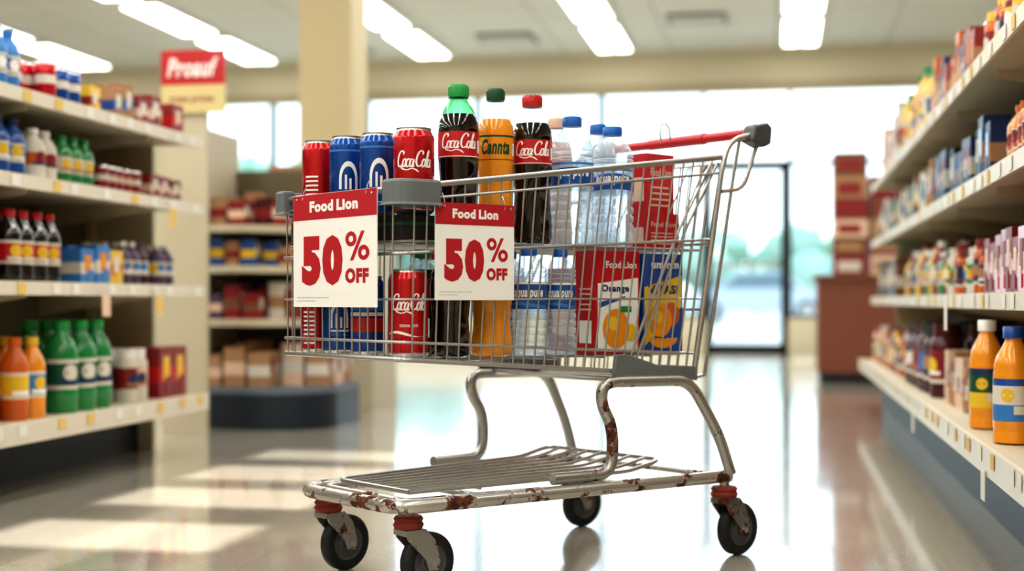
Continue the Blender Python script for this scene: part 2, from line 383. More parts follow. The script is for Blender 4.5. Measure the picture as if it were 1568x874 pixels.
# ------------------------------------------------------------ SHELVES + GOODS
ACC=[OFFW,YELLOW,DRED,NAVY,ORNG2,WHITE,KRAFT,LBLUE]
def item(b,kind,x,y,z,w,h,m,m2,m3,seg=16,face=None):
    M=Matrix.Translation((x,y,z)); R=w/2
    if kind=='bottle':
        b.lathe([(0,0),(R*.9,0),(R,.03*h),(R,.26*h),(R*1.01,.26*h),(R*1.01,.30*h),(R*1.01,.54*h),(R*1.01,.58*h),(R,.58*h),(R,.66*h),(R*.8,.76*h),(R*.42,.87*h),(R*.4,.9*h),(R*.48,.9*h),(R*.48,h),(0,h)],
                [m,m,m,m2,OFFW,m2,OFFW,m2,m,m,m,m,m3,m3,m3],seg,M)
    elif kind=='can':
        b.lathe([(0,0),(R*.8,0),(R,.06*h),(R,.45*h),(R,.66*h),(R,.92*h),(R*.85,h),(R*.8,h*.99),(0,h*.99)],[SILVER,SILVER,m,m2,m,SILVER,SILVER,SILVER],seg,M)
    elif kind=='jar':
        b.lathe([(0,0),(R*.95,0),(R,.04*h),(R,.2*h),(R*1.01,.2*h),(R*1.01,.25*h),(R*1.01,.65*h),(R,.65*h),(R,.75*h),(R*.75,.83*h),(R*.8,.83*h),(R*.8,h),(0,h)],[m,m,m,m2,OFFW,m2,m2,m,m,m3,m3,m3],seg,M)
    else:
        d=w*.8
        b.box((-d/2,-w/2,0),(d/2,w/2,h),m,M); e=.001
        b.box((-d/2-e,-w/2-e,h*.3),(d/2+e,w/2+e,h*.62),m2,M)
        b.box((-d/2-2*e,-w*.25,h*.36),(d/2+2*e,w*.2,h*.82),m3,M)
        b.box((-d/2-3*e,-w*.1,h*.1),(d/2+3*e,w*.38,h*.42),m if m is not m2 else m3,M)
    if kind in('bottle','jar') and face is not None:
        p=face+random.uniform(-.15,.15); a=ACC[(int(h*1000)+int(w*7000))%8]; a2=ACC[(int(h*1700)+int(w*3000)+3)%8]
        wrap(b,arch2d(0,0,0,R*.5,0,360,12),a,R*1.01,p,z+.44*h,.001,(x,y)); wrap(b,rect2d(-R*.7,-.03*h,R*.7,.02*h,5),a2,R*1.01,p,z+.34*h,.0015,(x,y))
def run(name,x,dx,z,y0,y1,kind,w,h,variants,rowsn=3,jit=0):
    b=MB(); y=y0+w/2; i=0; step=w*1.06; face=0 if dx<0 else math.pi
    face+= -.45 if dx<0 else .45
    while y+w/2<=y1+1e-6:
        v=variants[(i//2)%len(variants)]; drop=random.random()<.12; hj=1+random.uniform(-jit,jit)
        for r in range(rowsn):
            if drop and r==0: continue
            item(b,kind,x+dx*(r*step+random.uniform(0,.008)),y+random.uniform(-.003,.003),z,w,h*hj,*v,face=face if r<2 else None)
        y+=step; i+=1
    return b.obj(name)
def gondola(name,xf,dx,ya,yb,deck,shelves,height,depth,kick,endp=True):
    b=MB(); xb=xf+dx*depth
    def bx(x0,x1,y0,y1,z0,z1,m): b.box((min(x0,x1),y0,z0),(max(x0,x1),y1,z1),m)
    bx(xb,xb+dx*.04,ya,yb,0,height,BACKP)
    bx(xf+dx*kick,xb,ya,yb,0,deck-.06,KICK)
    bx(xf,xb,ya,yb,deck-.03,deck,CREAM)
    bx(xf-dx*.012,xf,ya,yb,deck-.06,deck+.006,RAIL)
    for z,off in shelves:
        bx(xf+dx*off,xb,ya,yb,z-.022,z,CREAM); bx(xf+dx*(off-.01),xf+dx*off,ya,yb,z-.038,z+.006,RAIL)
        y=ya
        while y<yb:
            b.prism([(0,0),(0,-.09),(-dx*(depth-off-.05),-.024),(-dx*(depth-off-.05),0)],y,y+.006,CREAM,Matrix.Translation((xb,0,z-.022))); y+=.9
    y=ya+.13
    while y<yb-.1:
        for z,off in [(deck,0)]+list(shelves):
            yy=y+random.uniform(-.06,.06); m=random.choice([TAGY,TAGW,TAGW])
            xx=xf+dx*(off-.013)-(dx*.0 if z!=deck else dx*.002)
            bx(xx,xx+dx*.001,yy,yy+.05,z-.034,z+.001,m)
        y+=.19
    y=ya
    while y<=yb+.01:
        bx(xb-dx*.03,xb,y-.02,y+.02,0,height,CREAM); y+=(yb-ya)/max(1,round((yb-ya)/1.2))
    if endp: bx(xf+dx*depth*.45,xb+dx*.04,yb,yb+.025,0,height,CREAM)
    return b.obj(name,smooth=False)

LZ=[.236,.675,1.009,1.278]
gondola('gondola_shelf',-2.3,-1,2.4,5.5,LZ[0],[(LZ[1],.02),(LZ[2],.02),(LZ[3],.02)],1.42,.52,.3,True)
b=MB()
for y,z,m in((4.98,LZ[1],TAGY),(4.55,LZ[1]-.0,PINK),(5.1,LZ[2],TAGY)): b.box((-2.282,y,z-.11),(-2.28,y+.06,z-.035),m)
b.obj('shelf_price_tags',smooth=False)
xl=-2.40
run('orange_juice_bottles',xl,-1,LZ[0],3.5,4.42,'bottle',.088,.265,[(ORNG2,YELLOW,ORNG2),(ORANGE,LBLUE,YELLOW),(ORNG2,REDL,ORNG2)])
run('green_soda_bottles',xl-.01,-1,LZ[0],4.46,4.86,'bottle',.115,.315,[(GREEN,DGREEN,CAPG)],2)
run('paper_goods_packs',xl-.02,-1,LZ[0],4.9,5.2,'jar',.085,.20,[(OFFW,DRED,WHITE),(OFFW,PINK,WHITE)],3)
run('snack_boxes',xl-.02,-1,LZ[0],5.22,5.48,'box',.125,.2,[(DRED,REDL,YELLOW)],2)
run('cola_bottles',xl,-1,LZ[1],3.5,4.5,'bottle',.082,.235,[(COLA,REDL,REDL)],4)
run('tea_boxes',xl,-1,LZ[1],4.56,4.88,'box',.1,.12,[(LBLUE,OFFW,ORANGE),(YELLOW,ORNG2,OFFW)],3,.2)
run('small_drink_bottles',xl,-1,LZ[1],4.92,5.38,'bottle',.07,.165,[(PURPLE,YELLOW,OFFW),(MAROON,OFFW,PURPLE)],3)
run('blue_detergent_bottles',xl,-1,LZ[2],3.5,4.24,'bottle',.085,.19,[(BLUE,LBLUE,NAVY)],3)
run('milk_bottles',xl,-1,LZ[2],4.25,4.45,'bottle',.085,.175,[(OFFW,ORNG2,WHITE),(OFFW,LBLUE,BLUE)],3)
run('lime_soda_bottles',xl,-1,LZ[2],4.46,4.74,'bottle',.07,.175,[(GREEN,OFFW,GREEN)],3)
run('soup_cans',xl,-1,LZ[2],4.75,5.1,'can',.06,.10,[(DRED,OFFW,DRED),(DRED,PINK,DRED)],4)
run('biscuit_boxes',xl,-1,LZ[2],5.12,5.46,'box',.09,.085,[(DRED,PINK,OFFW),(BROWN,PINK,OFFW)],3,.2)
run('shelf_water_bottles',xl,-1,LZ[3],3.4,4.25,'bottle',.075,.2,[(LBLUE,BLUE,LBLUE)],3)
run('red_cans',xl,-1,LZ[3],4.27,4.42,'can',.072,.14,[(CRED,OFFW,CRED)],3)
run('blue_cans',xl,-1,LZ[3],4.43,4.62,'can',.075,.13,[(CBLUE,OFFW,CBLUE)],3)
run('cereal_boxes',xl,-1,LZ[3],4.64,4.98,'box',.08,.12,[(YELLOW,DRED,OFFW),(KRAFT,BLUE,OFFW),(ORNG2,GREEN,OFFW)],3,.2)
run('cracker_boxes',xl,-1,LZ[3],5.0,5.44,'box',.1,.13,[(DRED,PINK,OFFW),(DRED,REDL,PINK)],3,.2)

RZ=[.272,.635,.965,1.295]
gondola('gondola_shelf',.49,1,2.4,8.7,RZ[0],[(RZ[1],.07),(RZ[2],.07),(RZ[3],.07)],1.8,.46,.12,True)
b=MB()
for y,z,m in((3.45,RZ[0]-.02,TAGW),(4.2,RZ[1],TAGW),(5.2,RZ[0]-.02,TAGW)): b.box((.473,y,z-.1),(.475,y+.06,z-.03),m)
b.obj('shelf_price_tags',smooth=False)
xr=.575; xu=.63
def jug(x,y,z,w,h,body,lab,cap):
    b=MB(); R=w/2
    b.lathe([(0,.004),(R*.7,0),(R*.95,.004),(R,.02*h),(R,.1*h),(R*.96,.12*h),(R,.14*h),(R,.2*h),(R*1.012,.2*h),(R*1.012,.34*h),(R*1.012,.5*h),(R*1.012,.56*h),(R,.56*h),(R,.6*h),(R*.95,.63*h),(R*.97,.66*h),(R*.85,.74*h),(R*.55,.83*h),(R*.42,.88*h),(R*.42,.9*h),(R*.52,.9*h),(R*.52,.99*h),(R*.48,h),(0,h)],
        [body]*8+[lab[0],lab[1],lab[2]]+[body]*8+[cap]*4,36)
    p=math.atan2(-y,-x)
    wrap(b,rect2d(-R*.5,-.04*h,R*.3,.03*h,8),OFFW,R*1.012,p+.5,.30*h); wrap(b,arch2d(0,0,0,R*.35,0,360,18),YELLOW,R*1.012,p-.3,.42*h)
    b.obj('orange_juice_jug',Matrix.Translation((x,y,z)))
jug(.56,4.03,RZ[0],.092,.295,ORANGE,(YELLOW,DGREEN,NAVY),WHITE)
jug(.565,3.62,RZ[0],.096,.285,ORANGE,(LBLUE,OFFW,BLUE),BLUE)
run('shelf_juice_bottles',.70,1,RZ[0],3.35,3.95,'bottle',.088,.26,[(ORNG2,YELLOW,ORNG2),(ORANGE,LBLUE,OFFW)],2)
run('pasta_boxes',xr+.03,1,RZ[0],4.45,5.2,'box',.09,.16,[(KRAFT,OFFW,DRED),(PINK,DRED,OFFW)],3,.15)
run('sauce_jars',xr+.02,1,RZ[0],5.25,6.4,'jar',.12,.25,[(MAROON,DRED,MAROON),(MAROON,PURPLE,BLACK)],3,.1)
run('mixed_jars',xr+.02,1,RZ[0],6.45,8.6,'jar',.09,.19,[(ORNG2,YELLOW,OFFW),(DRED,OFFW,DRED),(ORANGE,GREEN,DRED),(MAROON,KRAFT,YELLOW)],3,.15)
run('red_cartons',xu,1,RZ[1],3.3,4.4,'box',.1,.16,[(DRED,REDL,PINK),(REDL,PINK,DRED)],2,.12)
run('spice_jars',xu,1,RZ[1],4.42,5.4,'jar',.08,.16,[(ORNG2,NAVY,DRED),(OFFW,GREEN,OFFW),(DRED,YELLOW,BLACK)],3,.12)
run('condiment_bottles',xu,1,RZ[1],5.42,7.0,'bottle',.08,.19,[(GREEN,YELLOW,OFFW),(DRED,OFFW,WHITE),(YELLOW,NAVY,DRED)],3,.15)
run('dry_goods_boxes',xu,1,RZ[1],7.05,8.6,'box',.12,.18,[(DRED,KRAFT,OFFW),(BROWN,OFFW,DRED),(TEAL,OFFW,YELLOW)],2,.2)
run('syrup_bottles',xu,1,RZ[2],3.3,4.2,'bottle',.08,.17,[(ORNG2,YELLOW,OFFW),(ORANGE,OFFW,ORNG2)],3)
run('dark_boxes',xu,1,RZ[2],4.22,5.6,'box',.1,.17,[(NAVY,KRAFT,BLUE),(BLACK,TEAL,OFFW),(NAVY,OFFW,DRED)],2,.2)
run('assorted_boxes',xu,1,RZ[2],5.65,8.6,'box',.12,.17,[(KRAFT,DRED,OFFW),(OFFW,TEAL,NAVY),(BROWN,YELLOW,OFFW),(TEAL,OFFW,KRAFT)],2,.25)
run('jam_jars',xu,1,RZ[3],3.3,4.5,'jar',.08,.15,[(ORNG2,DRED,YELLOW),(DRED,YELLOW,NAVY)],3,.15)
run('tall_boxes',xu,1,RZ[3],4.52,5.8,'box',.1,.2,[(DRED,KRAFT,ORNG2),(NAVY,OFFW,DRED),(ORNG2,YELLOW,DRED)],2,.25)
run('oil_bottles',xu,1,RZ[3],5.85,7.1,'bottle',.09,.28,[(YELLOW,GREEN,GREEN),(ORANGE,DRED,GREEN)],3,.2)
run('flour_boxes',xu,1,RZ[3],7.15,8.6,'box',.13,.22,[(OFFW,DRED,KRAFT),(PINK,OFFW,DRED)],2,.3)

def endcap():
    b=MB(); x0,x1,y0,y1=-2.80,-2.13,6.45,7.1
    def slab(z0,z1,m,inset=0,bulge=.12):
        n=14
        pts=[(x0,y1),(x0,y0+.08)]
        for k in range(n+1):
            a=math.pi*.5*k/n; pts.append((x1-.3-inset+.3*math.sin(a),y0+.3+inset*.4-.3*math.cos(a)))
        pts.append((x1-inset,y1)); N=len(pts)
        vs=[(x,y,z0) for x,y in pts]+[(x,y,z1) for x,y in pts]
        fs=[tuple(reversed(range(N))),tuple(range(N,2*N))]+[(i,(i+1)%N,(i+1)%N+N,i+N) for i in range(N)]
        b.add(vs,fs,m)
    slab(0,.17,mat('navy_base','#1d2833',0,.4),.0); slab(.17,.20,mat('slate_base','#66727e',0,.5))
    for z,ins in((.53,.08),(.79,.15),(.99,.21)): slab(z-.035,z,CREAM,ins)
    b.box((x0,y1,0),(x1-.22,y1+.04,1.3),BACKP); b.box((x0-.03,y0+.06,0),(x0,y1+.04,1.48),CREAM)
    b.obj('endcap_display_shelf',smooth=False)
    for nm,z,k,w,h,v,ins in(('crate_goods',.2,'box',.13,.2,[(KRAFT,OFFW,DRED),(PINK,OFFW,BROWN),(KRAFT,PINK,OFFW)],.02),('bagged_goods',.53,'box',.10,.17,[(PURPLE,PINK,OFFW),(OFFW,KRAFT,DRED),(DRED,BROWN,OFFW)],.09),
        ('small_cartons',.79,'box',.085,.13,[(DRED,OFFW,KRAFT),(BLUE,YELLOW,OFFW),(KRAFT,DRED,OFFW)],.16),('dried_fruit_packs',.99,'box',.10,.17,[(DRED,PINK,OFFW),(MAROON,DRED,OFFW),(KRAFT,DRED,PINK)],.22)):
        g=MB(); y=y0+.16+ins*.4
        while y<y1-.05:
            x=x0+.08
            while x<x1-.06-ins:
                if not (x>x1-.22-ins and y<y0+.22+ins*.4): item(g,k,x,y,z,w,h*random.uniform(.7,1.1),*random.choice(v))
                x+=w*.95
            y+=w*1.1
        g.obj(nm)
endcap()
b=MB(); b.box((-3.3,7.6,0),(-2.2,8.1,1.12),CREAM); b.obj('produce_rack',smooth=False)
b=MB()
for k,(m) in enumerate((BROWN,DRED,KRAFT,BROWN,MAROON)): b.box((-3.25+k*.21,7.65,1.12),(-3.06+k*.21,7.95,1.12+.12+.07*(k%3)),m)
b.obj('produce_crates',smooth=False)
b=MB(); SM=Matrix.Translation((-2.815,6.2,0))@Matrix.Rotation(rad(90),4,'X')
b.box((0,1.49,-.02),(.31,1.62,.0),mat('sign_cream','#d8c78f',0,.5),SM); b.box((0,1.62,-.02),(.31,1.78,.002),REDL,SM)
flat(b,text2d('Proauf',(.03,1.655,.28,1.745),.035,.25),WHITE,SM,.003)
flat(b,text2d('great prices',(.04,1.53,.26,1.57),.02,0),DRED,SM,.001)
b.box((.0,0,-.05),(.215,1.49,-.021),CREAM,SM)
b.obj('department_sign',smooth=False)
b=MB(); b.box((-3.75,10,0),(-2.95,10.6,.12),TAGY); b.box((-3.7,10.02,.12),(-3.0,10.5,.7),KRAFT)
for k in range(5): b.box((-3.69+k*.13,10.04,.7),(-3.58+k*.13,10.4,.8+.03*(k%2)),[BROWN,DRED,PINK,KRAFT,ORNG2][k])
b.obj('promo_bin',smooth=False)
b=MB(); b.box((.32,10.9,0),(.92,11.5,.08),KICK); b.box((.3,10.88,.08),(.94,11.52,.78),mat('terracotta_laminate','#7d4733',0,.5)); b.box((.27,10.85,.78),(.97,11.55,.81),BROWN)
b.obj('checkout_counter',smooth=False)
b=MB(); z=.81
for r in range(6):
    h=random.uniform(.13,.19)
    for c in range(2 if r<5 else 1):
        x=.42+c*.27; m=[DRED,BROWN,PINK,DRED,KRAFT,BROWN][(r+c*2)%6]
        b.box((x,11.0,z),(x+.25,11.35,z+h-.004),m); b.box((x+.03,10.998,z+.03),(x+.2,11.0,z+h*.7),random.choice([OFFW,DRED,KRAFT]))
    z+=h
b.obj('stacked_boxes',smooth=False)

# ------------------------------------------------------------ SHOPPING CART
CARTM=Matrix.Translation((-.857,3.047,0))@Matrix.Rotation(rad(49.96),4,'Z')
cart=bpy.data.objects.new('shopping_cart',None); COL.objects.link(cart); cart.matrix_world=CARTM
def part(b,name,**k):
    o=b.obj(name,**k); o.parent=cart; return o
def lerp(a,c,t): return Vector(a)*(1-t)+Vector(c)*t
def side(s,t,sg):
    w=.252 if sg>0 else .235
    top=lerp((-.116,w,.850),(.806,.27,.969),s); bot=lerp((-.116,w-.006,.50),(.734,.245,.439),s); p=lerp(bot,top,t); return Vector((p.x,p.y*sg,p.z))
b=MB()
rim=[side(1,1,-1),side(0,1,-1),side(0,1,1),side(1,1,1)]
b.tube(fillet(rim,.035),.0068,WIRE,10)
for t,r in((.925,.0032),(.62,.0036),(.35,.0024),(.1,.0032)):
    loop=[side(1,t,-1),side(0,t,-1),side(0,t,1),side(1,t,1)]
    b.tube(fillet(loop,.03),r,WIRE,8)
b.tube(fillet([side(1,0,-1),side(0,0,-1),side(0,0,1),side(1,0,1),side(1,0,-1)],.03),.0055,WIRE,8)
for sg in(-1,1):
    for i in range(1,29):
        s=i/29; b.tube([side(s,0,sg),side(s,1,sg)],.0021,WIRE,6)
for i in range(1,16):
    v=i/16
    b.tube([side(0,0,-1).lerp(side(0,0,1),v),side(0,1,-1).lerp(side(0,1,1),v)],.0021,WIRE,6)
    b.tube([side(1,0,-1).lerp(side(1,0,1),v),side(1,.97,-1).lerp(side(1,.97,1),v)],.0021,WIRE,6)
for t in(0.3,.6,.97): b.tube([side(1,t,-1),side(1,t,1)],.0035,WIRE,8)
for i in range(15):
    v=-.21+.03*i; b.tube([(-.113,v,.495),(.735,v*1.08,.492)],.002,WIRE,6)
for u in(0,.15,.3,.45,.6,.7): b.tube([(u,-.230,.4905),(u,.236,.4905)],.003,WIRE,6)
b.tube(fillet([(.765,-.235,.742),(-.105,-.228,.742),(-.105,.235,.742),(.765,.235,.742),(.765,-.235,.742)],.02),.0028,WIRE,6)
for i in range(23): u=-.085+.038*i; b.tube([(u,-.230,.7445),(u,.235,.7445)],.0018,WIRE,6)
for sg in(-1,1):
    for d in(0,.022): b.tube([(.80-d,.262*sg,.955),(.70-d,.25*sg,.79),(.535-d,.244*sg,.475)],.0036,WIRE,8)
for k in range(9):
    v=-.22+.055*k; b.tube([(.80,v,.95),(.70,v,.78)],.0022,WIRE,6)
part(b,'basket')
b=MB()
for sg in(-1,1):
    b.tube(fillet([(.73,.247*sg,.435),(.80,.277*sg,.95),(.825,.279*sg,1.01),(.925,.28*sg,1.034)],.04),.0072,STEEL,10)
    b.tube(fillet([(.935,.278*sg,1.025),(.905,.278*sg,.965),(.875,.278*sg,.895),(.80,.274*sg,.885)],.03),.0055,STEEL,8)
    b.tube(fillet([(.765,.25*sg,.44),(.845,.278*sg,.955),(.86,.279*sg,1.015)],.04),.0045,STEEL,8)
    b.tube([(.73,.247*sg,.435),(.765,.252*sg,.44)],.0045,STEEL,8)
b.tube(fillet([(.905,.0,1.036),(.9,0,1.075),(.88,0,1.085),(.865,0,1.07),(.87,0,1.03)],.015),.0028,STEEL,6)
part(b,'handle_posts')
b=MB(); b.tube([(.93,-.262,1.037),(.93,.262,1.037)],.0125,REDP,18)
b.tube([(.93,-.1,1.037),(.93,.1,1.037)],.0145,REDP,18); part(b,'handle_grip')
for sg in(-1,1):
    b=MB(); b.prism([(.885,1.012),(.9,1.052),(.945,1.062),(.962,1.05),(.957,1.008),(.93,.998)],min(.256*sg,.298*sg),max(.256*sg,.298*sg),GREYD); part(b,'handle_cap',smooth=False,bevel=.006)
for sg in(-1,1):
    b=MB(); o=.016; w=.254 if sg>0 else .238
    P=[(-.030,(w+.003)*sg),(-.118,w*sg),(-.120,(w-.05)*sg)]
    pts=fillet([(x,y,0) for x,y in P],.03,5)
    out=[];inn=[]
    for i,p in enumerate(pts):
        t=(pts[min(i+1,len(pts)-1)]-pts[max(i-1,0)]).normalized(); n=Vector((t.y,-t.x,0))*sg
        out.append(p+n*o); inn.append(p-n*o)
    ring=out+inn[::-1]; N=len(ring)
    vs=[(p.x,p.y,.816) for p in ring]+[(p.x,p.y,.869) for p in ring]
    h=N//2; fs=[]
    for z0 in(0,N):
        for i in range(h-1): fs.append((z0+i,z0+i+1,z0+N-2-i,z0+N-1-i))
    fs+=[(i,(i+1)%N,(i+1)%N+N,i+N) for i in range(N)]
    b.add(vs,fs,GREYP)
    part(b,'corner_bumper',smooth=False,bevel=.006)
for sg in(-1,1):
    b=MB(); y=.254*sg
    b.prism([(.46,.452),(.47,.495),(.50,.498),(.60,.470),(.74,.462),(.738,.428),(.47,.442)],min(y,y-.01*sg),max(y,y-.01*sg),GREYP); part(b,'lower_corner_plate',smooth=False,bevel=.003)
b=MB()
base=[(.815,-.285,.195),(-.095,-.195,.19),(-.095,.195,.19),(.815,.285,.195)]
b.tube(fillet(base,.06,8),.0155,RUSTY,16)
b.tube(fillet([(.3,-.205,.195),(-.055,-.165,.195),(-.055,.165,.195),(.3,.205,.195)],.04,8),.009,RUSTY,12)
for u,h in((.12,.2),(.5,.24),(.79,.28)): b.tube([(u,-h,.196),(u,h,.196)],.007,RUSTY,10)
for sg in(-1,1):
    leg=[(.82,-.286,.20),(.785,-.28,.295),(.70,-.262,.43),(.435,-.245,.435),(.43,-.242,.385),(.47,-.24,.33),(.468,-.24,.222),(.30,-.224,.2215)]
    b.tube([Vector((p.x,-p.y*sg if sg>0 else p.y,p.z)) for p in fillet(leg,.045,7)],.0135,RUSTYL if sg<0 else STEEL,14)
for u in(.5,.66): b.tube([(u,-.25,.437),(u,.25,.437)],.006,STEEL,8)
part(b,'chassis_frame')
b=MB()
tray=[(-.03,-.14,.212),(.56,-.2,.218),(.66,-.205,.238),(.66,.205,.238),(.56,.2,.218),(-.03,.14,.212),(-.03,-.14,.212)]
b.tube(fillet(tray,.03),.0055,STEEL,8)
for i in range(1,8):
    f=-1+i/4; b.tube(fillet([(-.03,.14*f,.213),(.56,.2*f,.219),(.66,.205*f,.239)],.03),.0042,STEEL,8)
for u,hh in((.15,.155),(.4,.18)): b.tube([(u,-hh,.208),(u,hh,.208)],.004,STEEL,8)
part(b,'bottom_rack')
def caster(u,v,yaw,top,fm):
    M=Matrix.Translation((u,v,0))@Matrix.Rotation(rad(yaw),4,'Z'); b=MB()
    b.lathe([(0,top-.012),(.028,top-.012),(.032,top-.018),(.029,top-.024),(.033,top-.03),(.03,top-.038),(.02,top-.04),(0,top-.04)],RUSTRING,24,M)
    b.lathe([(0,top),(.012,top),(.012,top-.013),(0,top-.013)],STEEL,14,M)
    R=.064; cz=R; tr=.047
    zt=top-.04
    b.box((-.022,-.024,zt-.012),(.028,.024,zt),fm,M)
    for sg in(-1,1):
        y0=.02*sg; y1=.0245*sg
        b.prism([(-.022,zt),(.029,zt),(.052,zt-.025),(tr+.018,cz+.004),(tr+.012,cz-.016),(tr-.01,cz-.015),(tr-.018,cz+.008),(-.015,zt-.02)],min(y0,y1),max(y0,y1),fm,M)
    WM=M@Matrix.Translation((tr,0,cz))@Matrix.Rotation(rad(90),4,'X')
    b.lathe([(.0,-.012),(.016,-.013),(.02,-.009),(.036,-.009),(.04,-.013),(.052,-.0155),(.059,-.013),(R,-.007),(R,.007),(.059,.013),(.052,.0155),(.04,.013),(.036,.009),(.02,.009),(.016,.013),(0,.012)],
            [HUB,HUB,HUB,HUB,RUBBER,RUBBER,RUBBER,RUBBER,RUBBER,RUBBER,RUBBER,HUB,HUB,HUB,HUB],40,WM)
    b.lathe([(0,-.03),(.008,-.03),(.008,.03),(0,.03)],SILVER,8,WM)
    part(b,'caster_wheel')
caster(-.045,-.158,-3,.178,RUSTYL); caster(-.045,.158,4,.178,RUSTYL); caster(.80,-.283,0,.183,RUSTYH); caster(.80,.283,-2,.183,RUSTYH)

# ------------------------------------------------------------ CART CONTENTS
CAM=(-1.782,-2.614)
def phi(u,v): return math.atan2(CAM[1]-v,CAM[0]-u)
def place(b,name,u,v,z,**k):
    return b.obj(name,M=CARTM@Matrix.Translation((u,v,z)),**k)
FL=.4975; SH=.7465
def can(u,v,z,R,H,body,art,dphi=0):
    b=MB(); p=phi(u,v)+dphi
    b.lathe([(0,.006),(R*.55,.004),(R*.72,0),(R*.78,.002),(R*.97,.055*H),(R,.075*H),(R,.88*H),(R*.98,.905*H),(R*.84,.965*H),(R*.83,.985*H),(R*.86,.99*H),(R*.86,H),(R*.82,H),(R*.8,.97*H),(0,.968*H)],
            [SILVER]*4+[SILVER,body,body,body,SILVER,SILVER,SILVER,SILVER,SILVER,SILVER],48)
    b.tube([(.0,0,.975*H),(.02*math.cos(p+1),.02*math.sin(p+1),.978*H)],.003,SILVER,6)
    if art=='cola':
        wrap(b,script2d((-R*.88,-.022,R*.92,.026)),WHITE,R,p,.6*H)
        wrap(b,ribbon2d(lambda t:(-R*1.2+2.4*R*t,-.052+.006*math.sin(t*6.3)),lambda t:(-R*1.2+2.4*R*t,-.0545+.004*math.sin(t*6.3+.5))),WHITE,R,p,.56*H)
        wrap(b,text2d('ORIGINAL TASTE',(-R*.45,-.038,R*.45,-.032),.01,0,.004),WHITE,R,p,.56*H)
        wrap(b,rect2d(R*1.15,-.06,R*1.4,-.02,4),WHITE,R,p,.56*H)
    elif art=='arch':
        wrap(b,arch2d(0,-.004,.015,.021,0,180,20,1.9),WHITE,R,p,.5*H)
        wrap(b,rect2d(-.021,-.026,-.015,-.004,3),WHITE,R,p,.5*H); wrap(b,rect2d(.015,-.026,.021,-.004,3),WHITE,R,p,.5*H)
        wrap(b,rect2d(-.008,-.026,-.003,.006,3),WHITE,R,p,.5*H); wrap(b,rect2d(.002,-.026,.007,-.002,3),WHITE,R,p,.5*H)
        wrap(b,rect2d(-.022,-.034,.022,-.030,8),WHITE,R,p,.5*H); wrap(b,rect2d(-.018,-.042,.018,-.040,8),LBLUE,R,p,.5*H)
        wrap(b,rect2d(-R*1.4,.058,R*1.4,.062,16),LBLUE,R,p,.5*H)
    elif art=='bars':
        for k in range(8): wrap(b,rect2d(-R*.9,-.002-k*.010,-R*.1,.002-k*.010,6),WHITE,R,p,.55*H)
    elif art=='multi':
        wrap(b,rect2d(-R*1.3,-.05,R*1.3,-.02,16),REDL,R,p,.6*H); wrap(b,rect2d(-R*1.3,-.016,R*1.3,-.008,16),WHITE,R,p,.6*H)
        wrap(b,rect2d(-R*1.3,-.004,R*1.3,.02,16),LBLUE,R,p,.6*H)
    place(b,'soda_can',u,v,z)
can(-.054,-.172,FL,.0435,.188,CRED,'cola')
can(-.056,-.02,FL,.038,.175,CBLUE,'multi'); can(-.056,.095,FL,.038,.175,CBLUE,'arch'); can(-.056,.19,FL,.037,.175,CRED,'bars')
TOP=.798
b=MB(); b.box((-.100,-.215,0),(.012,.228,TOP-SH-.0005),DCARD); b.box((-.101,-.216,.03),(.013,.229,.036),DGREEN); place(b,'cardboard_drink_tray',0,0,SH,smooth=False)
can(-.034,-.162,TOP,.0435,.185,CRED,'cola'); can(-.05,-.052,TOP,.040,.183,CBLUE,'arch',.05); can(-.05,.07,TOP,.040,.187,CBLUE,'arch',.05); can(-.055,.178,TOP,.040,.186,CRED,'bars')

def soda(u,v,z,R,H,liq,neck,cap,lab,txt,tm,name,lev=.81,script=.3):
    b=MB(); p=phi(u,v)
    pr=[(0,.006),(.4,.012/H*H),(.72,.0),(.93,.015),(1,.05),(1,.14),(.93,.26),(.90,.36),(.96,.46),(1,.52),(1.0,.53),(1.012,.531),(1.012,.695),(1.0,.696),(1,.715),(.96,.76),(.82,lev),(.72,.845),(.53,.885),(.42,.905),(.42,.912),(.5,.913),(.5,.918),(.43,.919),(.43,.921),(.49,.922),(.5,.93),(.5,.99),(.46,1.0),(0,1.0)]
    pts=[(r*R,zz*H if i>1 else (.006 if i==0 else .01)) for i,(r,zz) in enumerate(pr)]
    ms=[]
    for i in range(len(pr)-1):
        zz=pr[i][1]
        if i in(11,): ms.append(lab)
        elif i>=24: ms.append(cap)
        elif zz<lev-1e-6 or i<2: ms.append(liq)
        else: ms.append(neck)
    b.lathe(pts,ms,48)
    b.lathe([(0,lev*H-.001),(.81*R,lev*H-.001)],liq,32)
    for k in range(28):
        a=2*math.pi*k/28; b.tube([(.5*R*math.cos(a),.5*R*math.sin(a),.932*H),(.5*R*math.cos(a),.5*R*math.sin(a),.985*H)],.0009,cap,4)
    RL=R*1.012
    if txt:
        if txt=='script': wrap(b,script2d((-R*.92,-.062*H,R*.95,.07*H)),tm,RL,p,.618*H)
        else: wrap(b,text2d(txt,(-R*.85,-.05*H,R*.85,.05*H),.04,.25,.004),tm,RL,p,.618*H)
        wrap(b,rect2d(-R*1.3,-.078*H,R*1.3,-.073*H,16),tm,RL,p,.613*H)
        wrap(b,rect2d(R*1.1,-.05*H,R*1.35,.03*H,4),WHITE,RL,p,.613*H)
    if lab is ORANGE and txt:
        wrap(b,arch2d(0,0,0,R*.3,0,360,18),YELLOW,RL,p-.7,.655*H,.0003); wrap(b,rect2d(-R*1.3,.068*H,R*1.3,.08*H,16),DGREEN,RL,p,.613*H)
    place(b,name,u,v,z)
soda(.094,-.15,SH,.0445,.342,COLA,CLEARG,CAPG,REDL,'script',WHITE,'soda_bottle')
soda(.2135,-.13,SH,.0405,.347,ORANGE,CLEAR,DGREEN,ORANGE,'Cannta',DGREEN,'soda_bottle',.80)
